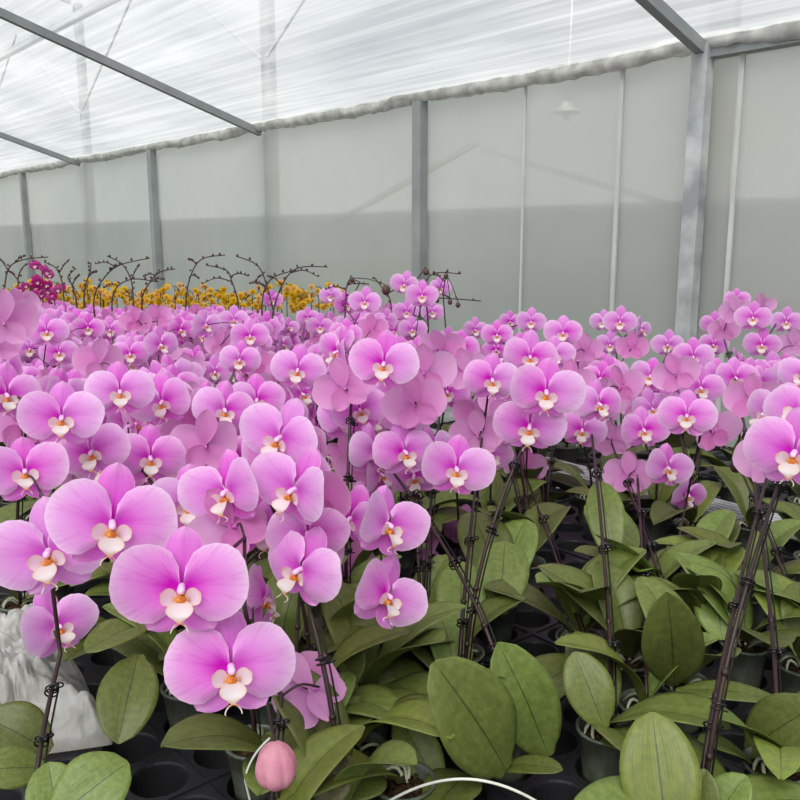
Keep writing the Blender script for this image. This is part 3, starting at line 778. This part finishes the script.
def bare_spike(label, pts_px, z, twigs, seed):
    rnd = random.Random(seed); P3 = [at(x, y, z) for x, y in pts_px]; base = Vector((P3[0].x, P3[0].y, RIM))
    root = empty('budded_orchid', Matrix.Translation(base)); inv = Matrix.Translation(-base); tag(root, label, 'orchid')
    full = [base, base.lerp(P3[0], .6)] + P3; pts = []
    for i in range(len(full)-1):
        p0 = full[max(i-1, 0)]; p1 = full[i]; p2 = full[i+1]; p3 = full[min(i+2, len(full)-1)]
        for q in range(5):
            t = q/5; pts.append(.5*((2*p1)+(p2-p0)*t+(2*p0-5*p1+4*p2-p3)*t*t+(3*p1-p0-3*p2+p3)*t**3))
    pts.append(full[-1]); mb = MB(); N = len(pts); r = .95*z/F_
    mb.tube([inv @ p for p in pts], [r*(1.15-.6*i/N) for i in range(N)], 6)
    start = 12
    for i in range(start, N, 2):
        d = Vector((rnd.uniform(-1, 1), rnd.uniform(-.5, .5), rnd.uniform(.2, 1))).normalized()*(2.4*z/F_)
        mb.tube([inv @ pts[i], inv @ (pts[i]+d)], [r*.6, r*.5], 4)
        obj('bud', SBUD, root, inv @ Matrix.Translation(pts[i]+d) @ Matrix.Scale(rnd.uniform(1.7, 2.7)*z/F_, 4))
    for (i0, dx, dy) in twigs:
        a = pts[int(i0*N)]; e = a + RT*(dx*z/F_) - UP*(dy*z/F_); md = a.lerp(e, .5)+Vector((0, 0, abs(dx)*.22*z/F_))
        tw = bez(a, md, md, e, 8); mb.tube([inv @ p for p in tw], [r*.8*(1-.06*q) for q in range(9)], 5)
        for q in (3, 5, 7, 8): obj('bud', SBUD, root, inv @ Matrix.Translation(tw[q]+Vector((0, 0, r*1.2))) @ Matrix.Scale(rnd.uniform(1.6, 2.4)*z/F_, 4))
    obj('flower_stem', mb.mesh('flower_stem', BARE), root); obj('pot', POT, root)
    for q in range(3):
        a = rnd.uniform(0, 6); obj('leaf', LEAFS[q], root, rot_to((math.cos(a), math.sin(a), .4), (0, 0, 1)) @ Matrix.Scale(.18, 4))
bare_spike('bare budded orchid spike arching rightwards at the far left edge of the bed', [(4, 300), (8, 270), (22, 260), (48, 257)], 4.4, [(.7, 10, -6), (.6, -8, -10)], 1)
bare_spike('bare budded orchid spike rising just right of the magenta blooms', [(64, 300), (62, 282), (56, 268), (44, 262)], 4.2, [(.7, 10, -12)], 2)
bare_spike('short bare budded twig curving between magenta blooms and the first tall arch', [(76, 300), (72, 285), (68, 277), (76, 268)], 4.3, [(.6, 7, -9)], 3)
bare_spike('bare budded spike with the longest arch over the yellow band, bending right at its top', [(94, 298), (104, 278), (120, 265), (150, 258)], 4.2, [(.75, -20, -3), (.8, -10, 6)], 4)
bare_spike('bare budded spike leaning left behind the longest arch', [(133, 298), (131, 280), (122, 264), (107, 256)], 4.5, [(.6, 8, -14)], 5)
bare_spike('bare budded spike forked like a hook left of the second dark wall post', [(142, 299), (150, 282), (160, 272), (175, 269)], 4.2, [(.7, -12, 2), (.6, 14, -2)], 6)
bare_spike('bare budded spike curling right with buds near the faint wall post', [(186, 300), (191, 275), (202, 259), (225, 255)], 4.2, [(.7, -8, -4), (.6, 8, 4)], 7)
bare_spike('bare budded spike with level twigs to both sides in the left middle', [(238, 302), (232, 282), (226, 270), (206, 265)], 4.0, [(.68, 18, 0), (.6, -30, 2)], 8)
bare_spike('bare budded spike arching left from the crossing twigs', [(274, 316), (268, 290), (258, 266), (236, 256)], 3.9, [(.6, -12, -6), (.7, -8, 8)], 9)
bare_spike('bare budded spike sweeping right in the widest arch above the yellow band', [(272, 318), (282, 285), (298, 268), (328, 267)], 3.8, [(.6, -14, -8), (.72, 28, 4)], 10)
bare_spike('bare budded spike branching beside the neat small pink bloom', [(345, 320), (346, 300), (348, 285), (369, 284)], 3.4, [(.7, -20, 0), (.7, 4, -9)], 11)
bare_spike('thin bare greenish spike behind the magenta blooms at their left', [(22, 302), (18, 280), (24, 266), (36, 262)], 4.8, [(.6, -9, -8)], 15)
bare_spike('short upright bare twig between the short curve and the longest arch', [(84, 300), (86, 284), (90, 272), (91, 263)], 4.5, [(.7, 8, -4)], 16)
bare_spike('low bare spike bending right under the longest arch', [(112, 302), (118, 286), (134, 279), (158, 282)], 4.0, [(.6, -14, 2)], 17)
bare_spike('bare budded twig crossing behind the leaning pair left of the widest arch', [(262, 304), (266, 286), (276, 276), (296, 270)], 4.2, [(.6, -16, -2)], 18)
bare_spike('bare budded twig reaching right beyond the raised plant near the wall post', [(420, 330), (422, 300), (440, 298), (481, 301)], 3.2, [(.7, -30, -6)], 12)
bare_spike('bare budded twig with round dark buds topping the raised plant', [(428, 320), (425, 285), (436, 273), (461, 274)], 3.2, [(.75, 12, 8)], 13)
bare_spike('bare budded spike reaching left toward the raised plant from the neat bloom', [(392, 320), (390, 300), (384, 290), (374, 277)], 3.3, [(.7, 22, -2)], 14)

# ------------------------------------------------------------------ trays and benches
def tray_mesh(nx=5, ny=4):
    m = MB(); S = 24; hw = CELL/2-.0
    for i in range(nx):
        for j in range(ny):
            c = Vector(((i+.5-nx/2)*CELL, (j+.5-ny/2)*CELL, 0)); b = len(m.v)
            for (kind) in range(4):
                for q in range(S):
                    a = 2*PI*q/S; ca, sa = math.cos(a), math.sin(a)
                    if kind == 0:
                        f = (hw-.0004)/max(abs(ca), abs(sa)); p = Vector((ca*f, sa*f, 0))
                    elif kind == 1: p = Vector((ca*.0400, sa*.0400, -.0005))
                    elif kind == 2: p = Vector((ca*.0385, sa*.0385, -.004))
                    else: p = Vector((ca*.034, sa*.034, -.05))
                    m.v.append(c+p)
            for r in range(3):
                for q in range(S):
                    q2 = (q+1) % S; m.face([b+r*S+q, b+r*S+q2, b+(r+1)*S+q2, b+(r+1)*S+q])
    X, Y = nx*CELL/2-.001, ny*CELL/2-.001
    for (a, b2) in (((-X, -Y), (X, -Y)), ((X, -Y), (X, Y)), ((X, Y), (-X, Y)), ((-X, Y), (-X, -Y))):
        m.bar((a[0], a[1], -.012), (b2[0], b2[1], -.012), .004, .03)
        m.bar((a[0], a[1], .001), (b2[0], b2[1], .001), .006, .004)
    return m.mesh('tray', TRAYM, False)
TM = tray_mesh()
first = None
for a in list(range(-3, 5))+[5, 6]:
    n0 = a*4 + (1 if a >= 5 else 0)
    for b in range(-3, 14):
        c = W((b+.5)*5*CELL, (n0+2)*CELL, TRAY); x, y, z = project(c)
        if z < .55 or z > 3.4 or x < -250 or x > 1050: continue
        o = obj('seedling_tray', TM); o.matrix_basis = Matrix.Translation(c) @ Matrix.Rotation(TH+PI/2, 4, 'Z')
        emptyz = 60 < x < 260 and y > 680
        tag(o, 'black plastic tray of round holes holding orchid pots on the bench', 'tray', 'black plastic trays on the benches')

def bench(name, label, n0, n1, s0, s1, top):
    root = empty(name, Matrix.Identity(4)); tag(root, label, 'bench')
    m = MB(); z = top
    s = s0
    while s < s1:                                   # diamond wire top, seen through gaps
        e = min(s1, s+(n1-n0)); m.bar(W(s, n0, z), W(e, n0+(e-s), z), .004, .004)
        st = max(s0, s-(n1-n0)); m.bar(W(s, n0, z+.004), W(st, n0+(s-st), z+.004), .004, .004); s += .05
    obj('wire_top', m.mesh('wire_top', ZINC, False), root)
    for nn in (n0, n1): 
        m = MB(); m.bar(W(s0, nn, z), W(s1, nn, z), .03, .045); [m.bar(W(s0, nn+dn, z+.13), W(s1, nn+dn, z+.13), .010, .014) for dn in (-.02, 0, .02)]; [m.bar(W(q, nn, z), W(q, nn, z+.125), .008, .008) for q in (s0+.1, 1, 3, 5, s1-.1)]
        obj('edge_rail', m.mesh('edge_rail', ALU, False), root)
    for ss in (s0+.2, (s0+s1)/2, s1-.2):
        for nn in (n0+.2, n1-.2):
            m = MB(); m.bar(W(ss, nn, 0), W(ss, nn, z-.02), .04, .04, up=AX); obj('leg', m.mesh('leg', ZINC, False), root)
        m = MB(); m.bar(W(ss, n0+.05, z-.025), W(ss, n1-.05, z-.025), .04, .03); obj('cross_beam', m.mesh('cross_beam', ZINC, False), root)
bench('growing_bench', 'nearer growing bench with a pale metal edge rail glimpsed between the leaves', -1.2, 1.915, -1.5, 6.9, .70)
bench('growing_bench', 'farther growing bench between the nearer bench and the film wall', 1.975, 2.75, -1.5, 6.9, .70)

# ------------------------------------------------------------------ plastic sheet, wires
mb = MB()
A = on_level(-40, 775, TRAY); B = on_level(112, 752, TRAY); C = on_level(-60, 650, TRAY)
def bag(u, v):
    p = A + (B-A)*u + (C-A)*v*1.0; e = min(1, 3.2*min(u, 1-u, v*1.3, (1-v)*1.3))
    n1 = noise.noise(p*9)*.05-abs(noise.noise(p*19))*.05+abs(noise.noise(p*43+Vector((3, 1, 0))))*.024-abs(noise.noise(p*90))*.012
    return Vector((p.x+.02*noise.noise(p*14+Vector((5, 0, 0))), p.y, TRAY+.012+max(0, e)**.6*(.085+n1)))
mb.grid(bag, 110, 90)
tag(obj('plastic_sheet', mb.mesh('plastic_sheet', BAGM)), 'crumpled clear white plastic sheet lying on trays at the left', 'plastic sheet')
def wire(label, pts, r, mat):
    mb = MB(); mb.tube(pts, r, 8); tag(obj('white_wire', mb.mesh('white_wire', mat)), label, 'wire')
hp = []
for i in range(25):
    t = i/24; x = 375+175*t; y = 812-math.sin(PI*t)**.8*33; hp.append(at(x, y, .98+.0*t))
pa = hp[0]; pb = hp[-1]
hp = [Vector((pa.x, pa.y, TRAY+.002))]+hp+[Vector((pb.x, pb.y, TRAY+.002))]
wire('pale bent wire hoop arching at the bottom edge under the broad leaves', hp, .0017, WHITEW)
q = [at(270, 738, .95), at(256, 750, .95), at(247, 765, .95), at(245, 780, .95), at(250, 800, .96)]
q.append(Vector((q[-1].x, q[-1].y, TRAY)))
wire('thin white wire curving down left of the hanging pink bud', bez(q[0], q[1], q[2], q[3], 10)+q[4:], .0013, WHITEW)

# ------------------------------------------------------------------ the greenhouse
def st(name, me, label, M=None):
    o = obj(name, me, None, M); return tag(o, label, None, None, 'structure')
def plane(x0, x1, y0, y1, z): 
    m = MB(); m.v += [Vector((x0, y0, z)), Vector((x1, y0, z)), Vector((x1, y1, z)), Vector((x0, y1, z))]; m.face([0, 1, 2, 3]); return m
S0, S1 = -8, 22
m = plane(S0, S1, -WN, 9, 0); m.v = [HOUSE @ v for v in m.v]; st('floor', m.mesh('floor', CONC, False), 'grey greenhouse floor')
m = MB(); N0 = -2.0; ZR = EAVE+(WN-N0)*SLOPE
def roofp(s, n): return Vector((s, n, EAVE+(WN-n)*SLOPE if n > N0 else ZR-(N0-n)*SLOPE))
# film meshes are built in the house frame (x along the wall, y towards it)
HF = Matrix(((AX.x, AN.x, 0, 0), (AX.y, AN.y, 0, 0), (0, 0, 1, 0), (0, 0, 0, 1)))
def film_mesh(name, pts, mat):
    m = MB(); b = len(m.v); m.v += [HF @ p for p in pts]; m.face(list(range(len(pts)))); return m
NB = -7.6
def house_obj(name, pts, mat, label):
    m = MB(); m.v += [Vector(p) for p in pts]; m.face(list(range(len(pts))))
    me = m.mesh(name, mat, False); o = st(name, me, label)
    # right-handed frame: x along the wall, y away from it
    return o
def wallf(pts):  # (s, n, z) -> frame with x = s, y = -n
    return [Vector((s, -n, z)) for s, n, z in pts]
def hob(name, pts, mat, label):
    m = MB(); m.v += wallf(pts); m.face(list(range(len(pts)))); o = st(name, m.mesh(name, mat, False), label); o.matrix_basis = HOUSE; return o
hob('ceiling', [(S0, WN, EAVE), (S1, WN, EAVE), (S1, N0, ZR), (S0, N0, ZR)], ROOFM, 'milky sloping roof film on the wall side')
hob('ceiling', [(S0, N0, ZR), (S1, N0, ZR), (S1, NB, EAVE), (S0, NB, EAVE)], ROOFM, 'milky sloping roof film on the far side')
hob('wall_back', [(S0, WN, 0), (S1, WN, 0), (S1, WN, EAVE), (S0, WN, EAVE)], WALLM, 'milky grey plastic film side wall')
hob('wall_back', [(S0, WN+.03, 0), (S1, WN+.03, 0), (S1, WN+.03, CAMZ+.17), (S0, WN+.03, CAMZ+.17)], CURT, 'second darker film layer behind the lower half of the wall')
hob('wall_front', [(S0, NB, 0), (S1, NB, 0), (S1, NB, EAVE), (S0, NB, EAVE)], WALLM, 'milky film wall on the other side')
hob('wall_left', [(S1, NB, 0), (S1, WN, 0), (S1, WN, EAVE), (S1, N0, ZR), (S1, NB, EAVE)], WALLM, 'milky film end wall')
hob('wall_right', [(S0, NB, 0), (S0, WN, 0), (S0, WN, EAVE), (S0, N0, ZR), (S0, NB, EAVE)], WALLM, 'milky film end wall')
m = plane(-60, 60, -60, 60, -.03); st('ground', m.mesh('ground', SOIL, False), 'ground outside the greenhouse')

PS = [2.1+1.845*k for k in range(-4, 11)]
for q, s in enumerate(PS):
    k = q-4; m = MB(); main = k % 2 == 0
    mt2 = ALU
    if k == 0: n, w, mt, zt = WN-.06, .075, ZINC, EAVE
    elif not main: n, w, mt, zt = WN-.05, .075, DARKST, EAVE-.02
    else: n, w, mt, zt = WN+.07, .12, ZINC, EAVE+1.6
    m.bar(W(s, n, 0), W(s, n, zt), w, .06, up=AN)
    st('trim_%d' % (q+1), m.mesh('post', mt, False), 'upright steel wall post')
    if k == 0:
        m = MB(); m.bar(W(s, WN+.1, 0), W(s, WN+.1, EAVE+1.6), .12, .06, up=AN); st('trim_40', m.mesh('post', DARKST, False), 'upright steel post outside the film')
    if main:
        m = MB(); m.bar(W(s, WN-.02, EAVE-.035), W(s, N0, ZR-.035), .045, .05); m.bar(W(s, N0, ZR-.035), W(s, NB, EAVE-.035), .06, .06)
        st('trim_%d' % (q+41), m.mesh('rafter', DARKST, False), 'sloping grey steel rafter under the roof film')
m = MB(); m.bar(W(S0, WN-.03, EAVE-.03), W(PS[4], WN-.03, EAVE-.03), .07, .05); st('trim_60', m.mesh('eave_beam', DARKST, False), 'dark steel eave beam at the right')
# crumpled roll of film along the eave
m = MB(); N = 520; pts = []; rad = []
def roll(u, v):
    s = -3+u*23; a = v*2*PI; p = Vector((s*6, a, 0))
    sg = -.02*abs(math.sin((s-2.1)/1.845*PI))
    r = .034*(1+.45*noise.noise(Vector((s*5, math.cos(a)*1.2, math.sin(a)*1.2)))+.35*noise.noise(Vector((s*17, math.cos(a)*2, math.sin(a)*2))))
    return W(s, WN-.05+r*math.cos(a), EAVE+.012+sg+r*math.sin(a)*1.15+.01*noise.noise(Vector((s*2.5, 0, 3))))
m.grid(roll, N, 12); st('trim_61', m.mesh('film_roll', ROLLM), 'crumpled roll of white plastic film along the eave')
# purlins and bracing of the outer roof, seen dimly through the film
m = MB()
for n in (2.6, 1.4): m.bar(W(S0, n, EAVE+(WN-n)*SLOPE+.5), W(S1, n, EAVE+(WN-n)*SLOPE+.5), .05, .05)
st('trim_62', m.mesh('purlin', ZINC, False), 'outer roof purlins beyond the film')
for q, s in enumerate(PS):
    if q % 2 == 0:
        m = MB()
        m.bar(W(s, WN, EAVE+1.6), W(s, N0, ZR+1.5), .03, .03)
        m.bar(W(s, WN, EAVE+.5), W(s+1.8, WN, EAVE+1.6), .02, .02); m.bar(W(s+1.8, WN, EAVE+1.6), W(s+3.6, WN, EAVE+.5), .02, .02)
        st('trim_%d' % (q+70), m.mesh('truss', ALU, False), 'outer roof truss beyond the film')
# battens on the film; brace bars and a hanging lamp of the next bay behind it
for q, (x, z) in enumerate(((523, 5.4), (617, 4.9), (733, 4.4))):
    p = on_level(x, 150, 0); d = at(x, 200, 1)-CAM; t = (WN-.02)/d.dot(AN); b = CAM+d*t
    m = MB(); m.bar(Vector((b.x, b.y, 0)), Vector((b.x, b.y, EAVE-.01)), (.012, .022, .020)[q], .012, up=AN)
    st('trim_%d' % (90+q), m.mesh('film_batten', BATTEN, False), 'thin white batten holding the wall film')
m = MB(); m.bar(W(3.9, WN+.45, 2.05), W(2.1, WN+.45, 1.55), .035, .035); m.bar(W(PS[5]+1.6, WN+.45, 1.6), W(PS[5], WN+.45, 2.1), .035, .035)
st('trim_95', m.mesh('brace', DARKST, False), 'diagonal brace bars behind the film')
d = at(566, 112, 1)-CAM; t = (WN+.18)/d.dot(AN); L = CAM+d*t
root = empty('pendant_lamp', Matrix.Translation(L)); tag(root, 'small white pendant lamp hanging behind the wall film below the eave', 'lamp')
m = MB(); m.lathe([(.012, .055), (.02, .05), (.03, .03), (.078, .0), (.080, -.004), (.072, -.002), (.02, .03)], 24); obj('lamp_shade', m.mesh('lamp_shade', ALU), root)
m = MB(); m.ball((0, 0, -.012), (.022, .022, .03), 12, 8); obj('bulb', m.mesh('bulb', ALU), root)
m = MB(); m.tube([(0, 0, .05), (.004, 0, .12), (.012, 0, .4), (.012, 0, 1.1)], .007, 6); obj('cord', m.mesh('cord', ALU), root)

# ------------------------------------------------------------------ light: an overcast sky and a weak veiled sun
w = bpy.data.worlds.new('sky'); bpy.context.scene.world = w; w.use_nodes = True; nt = w.node_tree
bg = nt.nodes['Background']; tc = nt.nodes.new('ShaderNodeTexCoord'); nz = nt.nodes.new('ShaderNodeTexNoise'); nz.inputs['Scale'].default_value = 2.2
rp = nt.nodes.new('ShaderNodeValToRGB'); rp.color_ramp.elements[0].position = .35; rp.color_ramp.elements[0].color = (.72, .76, .80, 1)
rp.color_ramp.elements[1].position = .7; rp.color_ramp.elements[1].color = (1, 1, 1, 1)
nt.links.new(tc.outputs['Generated'], nz.inputs['Vector']); nt.links.new(nz.outputs[0], rp.inputs[0]); 
vm = nt.nodes.new('ShaderNodeVectorMath'); vm.operation = 'DOT_PRODUCT'; vm.inputs[1].default_value = Vector((-.33, .9, .42)).normalized()
pw = nt.nodes.new('ShaderNodeMath'); pw.operation = 'POWER'; pw.inputs[1].default_value = 9; mx = nt.nodes.new('ShaderNodeMath'); mx.operation = 'MAXIMUM'; mx.inputs[1].default_value = 0
ml = nt.nodes.new('ShaderNodeMath'); ml.operation = 'MULTIPLY_ADD'; ml.inputs[1].default_value = .85; ml.inputs[2].default_value = .5   # a thin bright place in the cloud cover
nt.links.new(tc.outputs['Generated'], vm.inputs[0]); nt.links.new(vm.outputs['Value'], mx.inputs[0]); nt.links.new(mx.outputs[0], pw.inputs[0]); nt.links.new(pw.outputs[0], ml.inputs[0]); nt.links.new(ml.outputs[0], bg.inputs[1])
nt.links.new(rp.outputs[0], bg.inputs[0])
sl = bpy.data.lights.new('veiled_sun', 'SUN'); so = bpy.data.objects.new('veiled_sun', sl); col.objects.link(so)
sl.energy = 7.5; sl.angle = R(45); sl.color = (1, .98, .95); so.rotation_euler = (R(38), R(-12), 0)

sc = bpy.context.scene
sc.view_settings.view_transform = 'Standard'; sc.view_settings.look = 'None'; sc.view_settings.gamma = 1; sc.view_settings.exposure = 0.58
sc.cycles.max_bounces = 10; sc.cycles.transparent_max_bounces = 12; sc.cycles.transmission_bounces = 6
